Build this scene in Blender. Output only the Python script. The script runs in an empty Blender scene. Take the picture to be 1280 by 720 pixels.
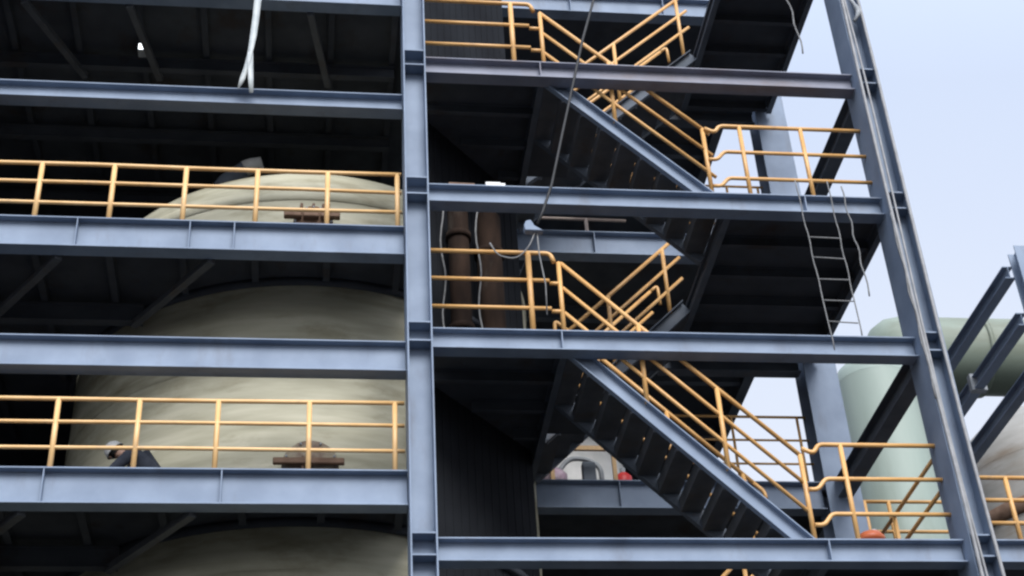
import bpy, bmesh, math, random
from mathutils import Vector, Matrix
random.seed(11)
scene = bpy.context.scene
col = scene.collection
R = math.radians

# ------------------------------------------------------------------ materials
def new_mat(name, rough=0.6, metal=0.0, spec=0.4):
    m = bpy.data.materials.new(name); m.use_nodes = True
    nt = m.node_tree; b = nt.nodes['Principled BSDF']
    b.inputs['Roughness'].default_value = rough
    b.inputs['Metallic'].default_value = metal
    b.inputs['Specular IOR Level'].default_value = spec
    return m, nt, b

def mottled(name, c1, c2, scale=3.0, stretch=(1, 1, 1), rough=0.6, metal=0.0, detail=6, lo=0.35, hi=0.65,
            stain=None, stain_scale=1.0, stain_stretch=(1, 1, 1), stain_lo=0.55, stain_hi=0.75, bump=0.0, spec=0.4):
    m, nt, b = new_mat(name, rough, metal, spec)
    N, L = nt.nodes, nt.links
    tc = N.new('ShaderNodeTexCoord')
    geo = N.new('ShaderNodeNewGeometry')
    mp = N.new('ShaderNodeMapping'); mp.inputs['Scale'].default_value = stretch
    L.new(geo.outputs['Position'], mp.inputs['Vector'])
    no = N.new('ShaderNodeTexNoise'); no.inputs['Scale'].default_value = scale; no.inputs['Detail'].default_value = detail
    L.new(mp.outputs['Vector'], no.inputs['Vector'])
    cr = N.new('ShaderNodeValToRGB')
    cr.color_ramp.elements[0].position = lo; cr.color_ramp.elements[0].color = (*c1, 1)
    cr.color_ramp.elements[1].position = hi; cr.color_ramp.elements[1].color = (*c2, 1)
    L.new(no.outputs['Fac'], cr.inputs['Fac'])
    out = cr.outputs['Color']
    if stain:
        mp2 = N.new('ShaderNodeMapping'); mp2.inputs['Scale'].default_value = stain_stretch
        mp2.inputs['Location'].default_value = (7.3, 2.1, 4.4)
        L.new(geo.outputs['Position'], mp2.inputs['Vector'])
        n2 = N.new('ShaderNodeTexNoise'); n2.inputs['Scale'].default_value = stain_scale; n2.inputs['Detail'].default_value = 8
        n2.inputs['Roughness'].default_value = 0.65
        L.new(mp2.outputs['Vector'], n2.inputs['Vector'])
        r2 = N.new('ShaderNodeValToRGB')
        r2.color_ramp.elements[0].position = stain_lo; r2.color_ramp.elements[0].color = (0, 0, 0, 1)
        r2.color_ramp.elements[1].position = stain_hi; r2.color_ramp.elements[1].color = (1, 1, 1, 1)
        L.new(n2.outputs['Fac'], r2.inputs['Fac'])
        mx = N.new('ShaderNodeMix'); mx.data_type = 'RGBA'
        L.new(r2.outputs['Color'], mx.inputs['Factor'])
        L.new(out, mx.inputs['A']); mx.inputs['B'].default_value = (*stain, 1)
        out = mx.outputs['Result']
    L.new(out, b.inputs['Base Color'])
    if bump:
        bp = N.new('ShaderNodeBump'); bp.inputs['Strength'].default_value = bump; bp.inputs['Distance'].default_value = 0.02
        L.new(no.outputs['Fac'], bp.inputs['Height']); L.new(bp.outputs['Normal'], b.inputs['Normal'])
    return m

M = {}
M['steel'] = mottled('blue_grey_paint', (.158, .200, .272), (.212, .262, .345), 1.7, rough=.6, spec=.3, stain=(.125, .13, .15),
                     stain_scale=1.9, stain_stretch=(1, 1, .3), stain_lo=.55, stain_hi=.85, bump=.06)
M['steel_warm'] = mottled('warm_grey_paint', (.175, .185, .235), (.225, .235, .29), 1.7, rough=.6, spec=.3, stain=(.16, .12, .11), stain_scale=1.6, stain_stretch=(.4, 1, 1), stain_lo=.5, stain_hi=.8, bump=.06)  # warmer, browner grey for the uppermost beam in view
M['steel_dark'] = mottled('grey_and_shaded_steel', (.075, .088, .108), (.105, .12, .145), 2.0, rough=.75, spec=.2, stain=(.10, .09, .09), stain_scale=2.0, bump=.05)  # darker steel; on the stair stringers it also carries painted shade
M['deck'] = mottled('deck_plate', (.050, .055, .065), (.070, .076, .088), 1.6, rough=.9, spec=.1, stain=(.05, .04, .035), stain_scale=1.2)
M['tread'] = mottled('tread_plate', (.060, .064, .072), (.085, .09, .10), 3, rough=.7, stain=(.07, .055, .045), stain_scale=2.5)
M['yellow'] = mottled('orange_yellow_paint', (.54, .29, .095), (.63, .365, .14), 2.5, rough=.42, stain=(.33, .19, .10), stain_scale=4, stain_lo=.58, stain_hi=.8)
M['yellow_pale'] = mottled('faded_yellow_paint', (.60, .36, .145), (.70, .45, .21), 2.5, rough=.42, stain=(.42, .28, .16), stain_scale=4, stain_lo=.58, stain_hi=.8)
M['pale_rail'] = mottled('faded_primer', (.26, .20, .17), (.34, .27, .22), 4, rough=.6)
M['frp'] = mottled('wound_resin', (.30, .285, .205), (.50, .475, .365), 1.0, stretch=(.7, .7, 5), rough=.6, spec=.25, lo=.3, hi=.7,
                   stain=(.17, .145, .08), stain_scale=1.1, stain_stretch=(.7, .7, 1.9), stain_lo=.50, stain_hi=.80, bump=.08)
M['green'] = mottled('pale_green_resin', (.235, .285, .25), (.275, .325, .285), 1.2, stretch=(1, 1, .2), rough=.6, stain=(.20, .235, .195), stain_scale=.6, stain_stretch=(1, 1, .25))
M['green_dark'] = mottled('grey_green_resin', (.17, .205, .165), (.205, .24, .195), 1.2, stretch=(.3, 1, 1), rough=.6, stain=(.13, .14, .10), stain_scale=.5, stain_stretch=(.3, 1, 1))
M['beige'] = mottled('beige_resin', (.26, .25, .225), (.33, .315, .29), 1.4, stretch=(1, 1, 3), rough=.6, stain=(.20, .16, .12), stain_scale=.8, stain_stretch=(.6, .6, 3))
M['rust'] = mottled('rusty_steel', (.015, .010, .008), (.034, .021, .015), 4, stretch=(1, 1, .25), rough=.9, spec=.08, stain=(.065, .055, .045), stain_scale=2.4, stain_stretch=(1, 1, .2))
M['brown'] = mottled('brown_primer', (.12, .07, .045), (.17, .105, .07), 6, rough=.8)
M['cable'] = mottled('black_rubber', (.010, .010, .011), (.018, .018, .02), 5, rough=.6)
M['rope'] = mottled('grey_rope', (.14, .14, .14), (.20, .20, .20), 14, rough=.9)
M['conduit'] = mottled('grey_conduit', (.20, .20, .205), (.27, .27, .275), 6, rough=.5)
M['white_film'] = mottled('white_plastic_film', (.36, .39, .39), (.46, .48, .48), 5, rough=.5)
M['manhole'] = mottled('brown_resin', (.15, .10, .075), (.30, .26, .19), 4, rough=.8, lo=.4, hi=.6)
M['white'] = mottled('white_plastic', (.50, .50, .48), (.58, .57, .55), 5, rough=.4)
M['grey'] = mottled('grey_casting', (.22, .235, .25), (.28, .295, .31), 8, rough=.6)
M['jacket'] = mottled('navy_cloth', (.018, .022, .033), (.03, .035, .048), 9, rough=.95, bump=.15)
M['trousers'] = mottled('dark_cloth', (.03, .03, .035), (.045, .045, .05), 9, rough=.95)
M['skin'] = mottled('skin', (.42, .25, .18), (.47, .29, .21), 7, rough=.6)
M['hair'] = mottled('black_hair', (.012, .011, .01), (.02, .018, .016), 20, rough=.8)
M['orange'] = mottled('orange_plastic', (.55, .13, .05), (.62, .17, .07), 5, rough=.4)
M['red'] = mottled('red_paint', (.55, .03, .03), (.62, .05, .045), 5, rough=.45)
M['wood'] = mottled('raw_timber', (.40, .26, .13), (.50, .34, .19), 5, stretch=(4, 1, 1), rough=.8)
M['sack'] = mottled('mauve_sack', (.42, .28, .36), (.62, .52, .58), 9, rough=.9)
M['ground'] = mottled('dark_ground', (.015, .015, .0145), (.032, .031, .029), .15, rough=.95)  # kept darker than real ground, standing in for shade from unbuilt surroundings
M['siding'] = mottled('dark_screen_sheet', (.016, .017, .02), (.022, .024, .028), 1.0, rough=.95, spec=.05)  # near-black sheet for the added walls that keep the interior dark
def lamp_mat():
    m, nt, b = new_mat('lamp_lens', .3)
    b.inputs['Base Color'].default_value = (.9, .9, .9, 1)
    b.inputs['Emission Color'].default_value = (.9, .96, 1, 1)
    b.inputs['Emission Strength'].default_value = 3.0
    return m
M['lens'] = lamp_mat()

# ------------------------------------------------------------------ helpers
WORLD = {}
def tag(o, label=None, cat=None, group=None, kind=None):
    if label: o['label'] = label
    if cat: o['category'] = cat
    if group: o['group'] = group
    if kind: o['kind'] = kind
    return o

def empty(name, loc):
    o = bpy.data.objects.new(name, None); col.objects.link(o)
    o.location = loc; o.empty_display_size = .2
    WORLD[o] = Vector(loc); return o

class MB:
    def __init__(s): s.v = []; s.f = []; s.smooth = []
    def add(s, vs, fs, sm=False):
        n = len(s.v); s.v += [Vector(v) for v in vs]
        s.f += [tuple(i + n for i in f) for f in fs]; s.smooth += [sm] * len(fs); return s
    def box(s, x0, x1, y0, y1, z0, z1):
        v = [(x, y, z) for z in (z0, z1) for y in (y0, y1) for x in (x0, x1)]
        return s.add(v, [(0, 2, 3, 1), (4, 5, 7, 6), (0, 1, 5, 4), (2, 6, 7, 3), (0, 4, 6, 2), (1, 3, 7, 5)])
    def extrude(s, prof, p0, p1, up=(0, 0, 1)):
        """prof: closed (u, v) outline; u runs sideways, v along up made square to the axis"""
        p0, p1 = Vector(p0), Vector(p1); d = (p1 - p0).normalized(); up = Vector(up)
        v = (up - d * up.dot(d)).normalized(); u = d.cross(v)
        n = len(prof)
        vs = [p0 + u * a + v * b for a, b in prof] + [p1 + u * a + v * b for a, b in prof]
        fs = [(i, (i + 1) % n, n + (i + 1) % n, n + i) for i in range(n)]
        fs += [tuple(range(n - 1, -1, -1)), tuple(range(n, 2 * n))]
        return s.add(vs, fs)
    def bar(s, p0, p1, w, h, up=(0, 0, 1)):
        a, b = w / 2, h / 2
        return s.extrude([(-a, -b), (a, -b), (a, b), (-a, b)], p0, p1, up)
    def tube(s, pts, r, seg=8, cap=True):
        pts = [Vector(p) for p in pts]; n = len(pts); rings = []
        rr = r if isinstance(r, (list, tuple)) else [r] * n
        prev = None
        for i, p in enumerate(pts):
            d = (pts[min(i + 1, n - 1)] - pts[max(i - 1, 0)]).normalized()
            if prev is None:
                a = Vector((0, 0, 1)) if abs(d.z) < .9 else Vector((1, 0, 0))
                u = d.cross(a).normalized()
            else:
                u = (prev - d * prev.dot(d)).normalized()
            prev = u; w = d.cross(u)
            rings += [p + (u * math.cos(2 * math.pi * k / seg) + w * math.sin(2 * math.pi * k / seg)) * rr[i] for k in range(seg)]
        fs = [(i * seg + k, i * seg + (k + 1) % seg, (i + 1) * seg + (k + 1) % seg, (i + 1) * seg + k) for i in range(n - 1) for k in range(seg)]
        s.add(rings, fs, True)
        if cap:
            m = len(s.v) - n * seg
            s.f += [tuple(m + k for k in range(seg - 1, -1, -1)), tuple(m + (n - 1) * seg + k for k in range(seg))]
            s.smooth += [False, False]
        return s
    def lathe(s, c, prof, seg=48, a0=0, a1=2 * math.pi, axis='z'):
        c = Vector(c); full = abs(a1 - a0 - 2 * math.pi) < 1e-6
        m = seg if full else seg + 1
        vs = []
        for r, h in prof:
            for k in range(m):
                t = a0 + (a1 - a0) * k / seg
                a, b = r * math.cos(t), r * math.sin(t)
                vs.append(c + (Vector((a, b, h)) if axis == 'z' else Vector((h, a, b)) if axis == 'x' else Vector((b, h, a))))
        fs = []
        for i in range(len(prof) - 1):
            for k in range(seg):
                k2 = (k + 1) % m
                fs.append((i * m + k, i * m + k2, (i + 1) * m + k2, (i + 1) * m + k))
        return s.add(vs, fs, True)
    def build(s, name, mat, parent=None, loc=None, bevel=0.0):
        base = WORLD[parent] if parent else Vector(loc if loc is not None else (0, 0, 0))
        me = bpy.data.meshes.new(name)
        me.from_pydata([v - base for v in s.v], [], s.f)
        for p, sm in zip(me.polygons, s.smooth): p.use_smooth = sm
        bm = bmesh.new(); bm.from_mesh(me); bmesh.ops.recalc_face_normals(bm, faces=bm.faces)
        if bevel:
            es = [e for e in bm.edges if len(e.link_faces) == 2 and e.calc_face_angle(0) > .6]
            bmesh.ops.bevel(bm, geom=es, offset=bevel, segments=1, affect='EDGES', clamp_overlap=True)
        bm.to_mesh(me); bm.free()
        me.materials.append(mat)
        o = bpy.data.objects.new(name, me); col.objects.link(o)
        if parent: o.parent = parent
        else: o.location = base
        WORLD[o] = base; return o

def iprof(H, B, tf, tw):
    h, b, t = H / 2, B / 2, tw / 2
    return [(-b, -h), (b, -h), (b, -h + tf), (t, -h + tf), (t, h - tf), (b, h - tf), (b, h), (-b, h), (-b, h - tf), (-t, h - tf), (-t, -h + tf), (-b, -h + tf)]

def steel_beam(p0, p1, H, B, label, stiff=(), mat='steel', group='facade beams', tf=.022, tw=.014, name='steel_beam', plates=False):
    """top of the beam runs along p0 -> p1; stiff: distances along the beam"""
    p0, p1 = Vector(p0), Vector(p1); dz = Vector((0, 0, -H / 2))
    o = MB().extrude(iprof(H, B, tf, tw), p0 + dz, p1 + dz).build(name, M[mat], loc=p0, bevel=.003)
    tag(o, label, 'beam', group)
    d = (p1 - p0).normalized(); side = d.cross(Vector((0, 0, 1)))
    for t in stiff:
        c = p0 + d * t + dz
        for sg in (-1, 1):
            q = c + side * sg * (B / 4 + tw / 4)
            MB().bar(q - d * .007, q + d * .007, B / 2 - tw / 2 - .006, H - 2 * tf - .002).build('stiffener', M[mat], o)
    if plates:      # bolted end connection: cleat with bolt heads on the web near both ends
        for t in (.16, (p1 - p0).length - .16):
            c = p0 + d * t + dz
            m = MB()
            for sg in (-1, 1):
                q = c + side * sg * (tw / 2 + .006)
                m.bar(q - d * .07, q + d * .07, .012, H * .6)
                for k in (-1, 0, 1):
                    b = q + Vector((0, 0, k * H * .2))
                    m.tube([b + side * sg * .004, b + side * sg * .022], .016, 6)
            m.build('end_cleat', M[mat], o)
    return o

# ------------------------------------------------------------------ levels and bays (metres)
R0, R1, R2, R3, R4, R5 = 21.50, 18.37, 15.86, 13.345, 10.21, 7.70
L0, L1, L2, L3, L4 = 19.95, 17.57, 15.065, 13.11, 11.15
CX = 7.18                 # right column line
YB = 4.3                  # back of the stair bay

# ------------------------------------------------------------------ ground
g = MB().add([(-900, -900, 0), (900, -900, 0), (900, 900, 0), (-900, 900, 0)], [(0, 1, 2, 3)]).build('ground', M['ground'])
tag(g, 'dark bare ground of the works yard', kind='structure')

# ------------------------------------------------------------------ columns
def facade_column(x, z0, z1, levels, label, w=.34, dep=.56, wy=-.05):
    # H section: web parallel to the facade, flanges edge-on left and right
    t = .022
    pr = [(-w/2, -dep/2), (-w/2 + t, -dep/2), (-w/2 + t, wy - .008), (w/2 - t, wy - .008), (w/2 - t, -dep/2), (w/2, -dep/2),
          (w/2, dep/2), (w/2 - t, dep/2), (w/2 - t, wy + .008), (-w/2 + t, wy + .008), (-w/2 + t, dep/2), (-w/2, dep/2)]
    o = MB().extrude(pr, (x, 0, z0), (x, 0, z1), up=(0, 1, 0)).build('steel_column', M['steel'], loc=(x, 0, z0), bevel=.003)
    tag(o, label, 'column', 'facade columns')
    for zt, H in levels:
        for z in (zt - .012, zt - H + .012):
            for s in (-1, 1):
                y0, y1 = (wy + .010, dep/2 - .012) if s > 0 else (-dep/2 + .012, wy - .010)
                MB().box(x - w/2 + t + .001, x + w/2 - t - .001, y0, y1, z - .011, z + .011).build('stiffener_plate', M['steel'], o)
    return o
HR = .32
lv = [(R0, HR), (R1, HR), (R2, HR), (R3, HR), (R4, HR)]
facade_column(0, 0, 26, lv, 'tall blue grey steel column at the corner between the railed tank floors and the stair bay')
facade_column(CX, 0, 26, lv, 'outer steel column at the right end of the stair bay, conduits running up it')

def back_column(x, y, label, w=.58, dep=.5):
    o = MB().extrude(iprof(dep, w, .025, .016), (x, y, 0), (x, y, 26), up=(0, 1, 0)).build('steel_column', M['steel'], loc=(x, y, 0), bevel=.003)
    tag(o, label, 'column', 'rear columns')
    return o
back_column(CX, YB + .05, 'broad flanged rear column seen against the sky behind the right landings')

# ------------------------------------------------------------------ facade beams, right bay
XL, XR = .18, CX - .18
for z, nm, st in ((R1, 'brownish tinted facade beam crossing the stair bay, uppermost in view', (1.79,)),
                  (R2, 'facade beam carrying the upper right stair landing, white box lying on it', (5.63,)),
                  (R3, 'facade beam along the left landing where the orange railing starts', (1.78,)),
                  (R4, 'lowest facade beam of the stair bay, under the lower right landing', (5.02,))):
    steel_beam((XL, 0, z), (XR, 0, z), HR, .24, nm, st, mat='steel_warm' if z == R1 else 'steel')
steel_beam((CX + .18, 0, R4), (12.5, 0, R4), HR, .24, 'facade beam running on past the outer column in the bottom right corner', (1.6,))
# ------------------------------------------------------------------ facade beams, left bay
XA = -9.0
steel_beam((XA, 0, L0), (-.18, 0, L0), .5, .24, 'deep beam at the top edge with a torn white strip hanging from it', (3.2, 6.9))
steel_beam((XA, 0, L1), (-.18, 0, L1), .30, .24, 'shallow tie beam above the upper yellow guardrail', ())
steel_beam((XA, 0, L2), (-.18, 0, L2), .5, .24, 'deep floor beam with web stiffeners under the upper yellow guardrail', (4.31, 5.84, 6.45))
steel_beam((XA, 0, L3), (-.18, 0, L3), .47, .24, 'plain tie beam between the two tank floors', ())
steel_beam((XA, 0, L4), (-.18, 0, L4), .5, .24, 'deep floor beam below the crouching worker', (4.32, 6.49))

# ------------------------------------------------------------------ back and side beams of the stair bay
for z, nm in ((R1, 'rear beam behind the stairs below the faded railing'),
              (R3, 'rear beam behind the lowest stair flight with odd materials stored above it'),
              (24.40, 'rear beam behind the topmost stair flight at the upper edge')):
    steel_beam((.2, YB, z), (CX - .3, YB, z), .5, .26, nm, (3.3, 5.2), group='rear beams of the stair bay')
for z, nm in ((R2, 'rear beam under the back edge of the upper right landing'), (R0, 'rear beam under the back edge of the topmost landing'), (R4, 'rear beam under the back edge of the lower right landing')):
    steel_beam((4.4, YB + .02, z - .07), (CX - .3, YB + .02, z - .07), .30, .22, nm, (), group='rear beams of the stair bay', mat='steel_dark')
for z, nm in ((R1, 'dark side beam running back from the outer column, above the upper right landing'),
              (R3, 'dark side beam running back from the outer column, in front of the pale green tank')):
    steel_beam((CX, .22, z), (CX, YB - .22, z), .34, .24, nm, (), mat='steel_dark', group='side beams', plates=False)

# ------------------------------------------------------------------ tank geometry
TX, TY, TR = -1.52, 4.95, 3.74
ZC = 16.66; DH = 1.6

def disc_gap(x, clear):          # front y of the tank hole at x
    q = (TR + clear) ** 2 - (x - TX) ** 2
    return TY - math.sqrt(q) if q > 0 else None

# ------------------------------------------------------------------ floor decks of the left bay (with the tank passing through)
def tank_deck(z, hole, label, braces=True, depth=13.6):
    root = tag(empty('floor_deck', (XA, 0, z)), label, 'floor deck', 'tank floor decks')
    y0, y1, zt, zb = .13, depth, z - .006, z - .05
    m = MB()
    n = 160; xs = [XA + (0.05 - XA) * i / n for i in range(n + 1)]
    for a, b in zip(xs, xs[1:]):
        ga, gb = (disc_gap(a, .03), disc_gap(b, .03)) if hole else (None, None)
        if ga and gb:
            for (p, q, rr, t) in ((y0, y0, gb, ga), (2*TY-ga, 2*TY-gb, y1, y1)):
                v = [(a, p, zb), (b, q, zb), (b, rr, zb), (a, t, zb), (a, p, zt), (b, q, zt), (b, rr, zt), (a, t, zt)]
                m.add(v, [(0, 3, 2, 1), (4, 5, 6, 7), (0, 1, 5, 4), (2, 3, 7, 6)])
        else:
            m.box(a, b, y0, y1, zb, zt)
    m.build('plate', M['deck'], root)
    for x in [XA + .6 + 1.02 * k for k in range(9)]:
        e = disc_gap(x, .2) if hole else None
        MB().extrude(iprof(.14, .1, .012, .008), (x, .34, z - .122), (x, e or 6.0, z - .122)).build('joist', M['deck'], root)
    if hole:
        MB().extrude(iprof(.3, .15, .014, .01), (XA, 1.75, z - .36), (TX - 2.4, 1.75, z - .36)).build('inner_beam', M['deck'], root)
        MB().lathe((TX, TY, z), [(TR + .03, -.16), (TR + .03, -.052), (TR + .10, -.052), (TR + .10, -.16), (TR + .03, -.16)], 96).build('hole_curb', M['deck'], root)
    else:
        for y in (1.6, 3.4, 5.2):
            MB().extrude(iprof(.24, .12, .012, .008), (XA, y, z - .375), (-.2, y, z - .375)).build('inner_beam', M['deck'], root)
    if braces:
        for x, dx in ((-4.92, -1.2), (-2.85, -1.2), (-7.0, -1.2)) if hole else ((-6.0, .75), (-4.4, .35), (-1.6, .3)):
            MB().bar((x, .14, z - .50), (x + dx, 1.8, z - .50), .10, .10).build('plan_brace', M['tread'], root)
    return root
tank_deck(L2, True, 'upper tank floor with diagonal braces below, tank rising through its round opening')
tank_deck(L4, True, 'lower tank floor the worker crouches on, tank passing through it')
tank_deck(L0, False, 'dark ceiling deck above the dome of the tank')
s = MB()  # unseen back wall, added to stop daylight reaching the tank bay
for k in range(60):
    x = XA + 9.1 * k / 60
    s.box(x, x + .1, 13.7, 13.74, 0, 24); s.box(x + .1, x + .152, 13.72, 13.75, 0, 24)
tag(s.build('dark_screen_wall', M['siding'], loc=(XA, 13.7, 0)), 'unseen dark ribbed wall added behind the tank to keep daylight out', 'wall')
s = MB()  # unseen side wall, added to block light from the left
for k in range(90):
    y = .4 + 13.3 * k / 90
    s.box(XA - .06, XA - .02, y, y + .1, 0, 24); s.box(XA - .04, XA - .01, y + .1, y + .148, 0, 24)
tag(s.build('dark_screen_wall', M['siding'], loc=(XA, .4, 0)), 'unseen dark ribbed wall added at the far left to keep daylight out of the tank bay', 'wall')

# ------------------------------------------------------------------ big resin tank
tank = tag(empty('storage_tank', (TX, TY, 0)), 'huge round beige resin tank standing through both left floors, streaked with dirt', 'tank')
MB().lathe((TX, TY, 0), [(TR, 0.02), (TR, 11.2), (TR, 14.6), (TR, ZC)], 128).build('shell', M['frp'], tank)
dome = [(TR * math.cos(t), ZC + .004 + DH * math.sin(t)) for t in [math.pi / 2 * k / 20 for k in range(20)]] + [(.02, ZC + DH)]
MB().lathe((TX, TY, 0), dome, 128).build('dome', M['frp'], tank)
for zz in (ZC - .03, 13.7, 10.3):
    MB().lathe((TX, TY, 0), [(TR + .003, zz - .10), (TR + .022, zz - .085), (TR + .022, zz + .085), (TR + .003, zz + .10)], 128).build('lap_band', M['frp'], tank)
def manhole(x, z, r, big):
    y = TY - math.sqrt(TR ** 2 - (x - TX) ** 2) + .13
    root = MB().lathe((x, y + .1, z), [(r * .82, -.32), (r * .82, .25)], 40, axis='y').build('manhole', M['frp'], tank)
    base = root
    m = MB().lathe((x, y, z), [(r * .82, -.15), (r, -.15), (r, -.21), (r * .82, -.21)], 40, axis='y'); m.build('flange', M['frp'], base)
    MB().lathe((x, y, z), [(.01, -.26), (r * .98, -.26), (r * .98, -.215), (.01, -.215)], 40, axis='y').build('lid', M['manhole'] if big else M['brown'], base)
    b = MB()
    for k in range(16):
        a = 2 * math.pi * k / 16
        b.tube([(x + r * .9 * math.cos(a), y - .285, z + r * .9 * math.sin(a)), (x + r * .9 * math.cos(a), y - .19, z + r * .9 * math.sin(a))], .016, 6)
    b.build('bolt_ring', M['grey'], base)
    bar = MB()
    if big:
        bar.extrude([(-.04, -.045), (.04, -.045), (.04, .045), (-.04, .045)], (x - .50, y - .33, z + .02), (x + .46, y - .33, z + .02))
        bar.bar((x - .1, y - .31, z - .3), (x - .1, y - .31, z + .12), .03, .03, up=(0, 1, 0))
    else:
        for a, c in ((-.44, -.18), (-.15, .08), (.11, .40)):
            bar.extrude([(-.055, -.07), (.055, -.07), (.055, .07), (-.055, .07)], (x + a, y - .31, z + .10), (x + c, y - .31, z + .10))
    bar.build('clamp_bar', M['brown'], base, bevel=.012)
    if not big:
        nz = MB()
        for q in (-.20, -.02, .13, .21): nz.tube([(x + q, y - .12, z + .26), (x + q + .02, y - .16, z + .42)], .022, 8)
        nz.build('nozzle_stub', M['brown'], base)
    return root
manhole(-1.42, 11.86, .39, True)
manhole(-1.47, 16.02, .30, False)

# curved grey vent duct on the dome behind the guardrail
v = [( -3.25, 3.6, 17.4), (-3.15, 3.5, 18.1), (-2.93, 3.35, 18.55), (-2.68, 3.25, 18.78), (-2.40, 3.2, 18.88)]
o = MB().tube(v, [.30, .27, .2, .14, .10], 20).build('vent_duct', M['steel_dark'], loc=v[0])
MB().tube([v[3], (-2.54, 3.22, 18.845), (-2.38, 3.19, 18.885)], [.15, .13, .11], 20).build('highlight_band', M['white'], o)  # white band stands in for a bright highlight on the duct tip
tag(o, 'tapering grey vent duct bending up from the left side of the tank dome', 'duct')

# ------------------------------------------------------------------ added dark screen between tank and stairs, in place of unlit depth
PA, PB = Vector((.19, 1.16)), Vector((1.98, 3.20))
def wall_y(x):
    return PA.y + (PB.y - PA.y) * (x - PA.x) / (PB.x - PA.x) if x < PB.x else None
m = MB(); d2 = (PB - PA); Lw = d2.length; d2.normalize(); n2 = Vector((-d2.y, d2.x))
for k in range(14):
    a, b, c = PA + d2 * (Lw * k / 14), PA + d2 * (Lw * (k + .66) / 14), PA + d2 * (Lw * (k + .99) / 14)
    o1, o2 = n2 * .03, n2 * .038
    m.bar((*(a + o1), 13), (*(b + o1), 13), .02, 21)
    m.bar((*(b + o2), 13), (*(c + o2), 13), .02, 21)
tag(m.build('dark_screen_wall', M['siding'], loc=(*PA, 0)), 'dark ribbed screen added behind the rusty pipes to hide the tank and keep the stair bay dark', 'wall')

# ------------------------------------------------------------------ stair landings
def landing_deck(x0, x1, y1, z, label, cut, joists, group):
    root = tag(empty('stair_landing', (x0, 0, z)), label, 'landing', group)
    m = MB(); n = 40
    for i in range(n):
        a, b = x0 + (x1 - x0) * i / n, x0 + (x1 - x0) * (i + 1) / n
        ea = min(y1, (wall_y(a) or y1) + .025) if cut else y1
        eb = min(y1, (wall_y(b) or y1) + .025) if cut else y1
        vs = [(a, .13, z - .05), (b, .13, z - .05), (b, eb, z - .05), (a, ea, z - .05), (a, .13, z - .006), (b, .13, z - .006), (b, eb, z - .006), (a, ea, z - .006)]
        fs = [(0, 3, 2, 1), (4, 5, 6, 7), (0, 1, 5, 4), (2, 3, 7, 6)]
        if i == 0: fs.append((0, 4, 7, 3))
        if i == n - 1: fs.append((1, 2, 6, 5))
        m.add(vs, fs)
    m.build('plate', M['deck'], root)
    if cut: MB().box(x1 + .004, x1 + .72, YF1 + .08, YK0 - .08, z - .05, z - .006).build('well_plate', M['deck'], root)
    for y in joists:
        xa = x0
        if cut:
            while xa < x1 and y > (wall_y(xa) or 99) - .1: xa += .05
        if x1 - xa > .3: MB().extrude(iprof(.18, .09, .01, .008), (xa + .08, y, z - .142), (x1 - .08, y, z - .142)).build('joist', M['deck'], root)
    for x in ((x0, x1) if not cut else (x1,)):
        MB().extrude(iprof(.24, .10, .012, .008), (x - .05 if x == x1 else x + .05, .13, z - .172), (x - .05 if x == x1 else x + .05, y1 - .16, z - .172)).build('edge_beam', M['steel_dark'], root)
    return root
XLb = 2.05
YF0, YF1, YK0, YK1 = .14, 1.46, 2.72, 4.02      # front and rear stair lanes
J = (.9, 1.7, 2.5, 3.3, 4.0)
landing_deck(.2, XLb, YB - .15, R1, 'left stair landing above the middle of the picture, seen only from below', True, J, 'left landings')
landing_deck(.2, XLb, YB - .15, R3, 'left stair landing with brown rusty pipes standing on it', True, J, 'left landings')
landing_deck(5.4, CX - .02, YB - .12, R0, 'topmost right landing, its dark underside filling the upper edge', False, J, 'right landings')
landing_deck(4.6, CX - .02, YB - .12, R2, 'upper right landing with its dark underside behind the rope ladder', False, J, 'right landings')
landing_deck(5.13, CX - .02, YB - .12, R4, 'lower right landing with the orange drum on it', False, J, 'right landings')

# ------------------------------------------------------------------ floors of the building behind the stairs
for z, xe, nm in ((R3, 7.25, 'rear building floor behind the stairs with stored materials on it'),
                  (R1, 7.42, 'rear building floor behind the stairs at the level of the faded railing'),
                  (24.40, 7.42, 'highest rear building floor behind the stairs, a dark ceiling')):
    root = tag(empty('floor_deck', (.1, YB, z)), nm, 'floor deck', 'rear building floors')
    m = MB(); y0 = YB + .14
    for i in range(60):
        a, b = .12 + (xe - .12) * i / 60, .12 + (xe - .12) * (i + 1) / 60
        ga = disc_gap(a, .15)
        ya = (2 * TY - ga) if (ga and (2 * TY - ga) > y0) else y0
        gb = disc_gap(b, .15)
        yb = (2 * TY - gb) if (gb and (2 * TY - gb) > y0) else y0
        if z > 20: ya = yb = y0
        vs = [(a, ya, z - .06), (b, yb, z - .06), (b, 13.6, z - .06), (a, 13.6, z - .06), (a, ya, z - .008), (b, yb, z - .008), (b, 13.6, z - .008), (a, 13.6, z - .008)]
        fs = [(0, 3, 2, 1), (4, 5, 6, 7), (0, 1, 5, 4), (2, 3, 7, 6)]
        if i == 59: fs.append((1, 2, 6, 5))
        m.add(vs, fs)
    m.build('plate', M['deck'], root)
    for y in (6.5, 8.7, 10.9, 13.1):
        ga = [x for x in [.3 + .1 * k for k in range(60)] if not (disc_gap(x, .3) and y < 2 * TY - disc_gap(x, .3))]
        MB().extrude(iprof(.3, .15, .014, .01), (ga[0], y, z - .212), (xe - .2, y, z - .212)).build('joist', M['steel_dark'], root)
    MB().extrude(iprof(.4, .2, .016, .01), (xe - .12, y0, z - .262), (xe - .12, 13.6, z - .262)).build('edge_beam', M['steel_dark'], root)
s = MB()  # back wall added so the rear floors stay dark
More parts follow.
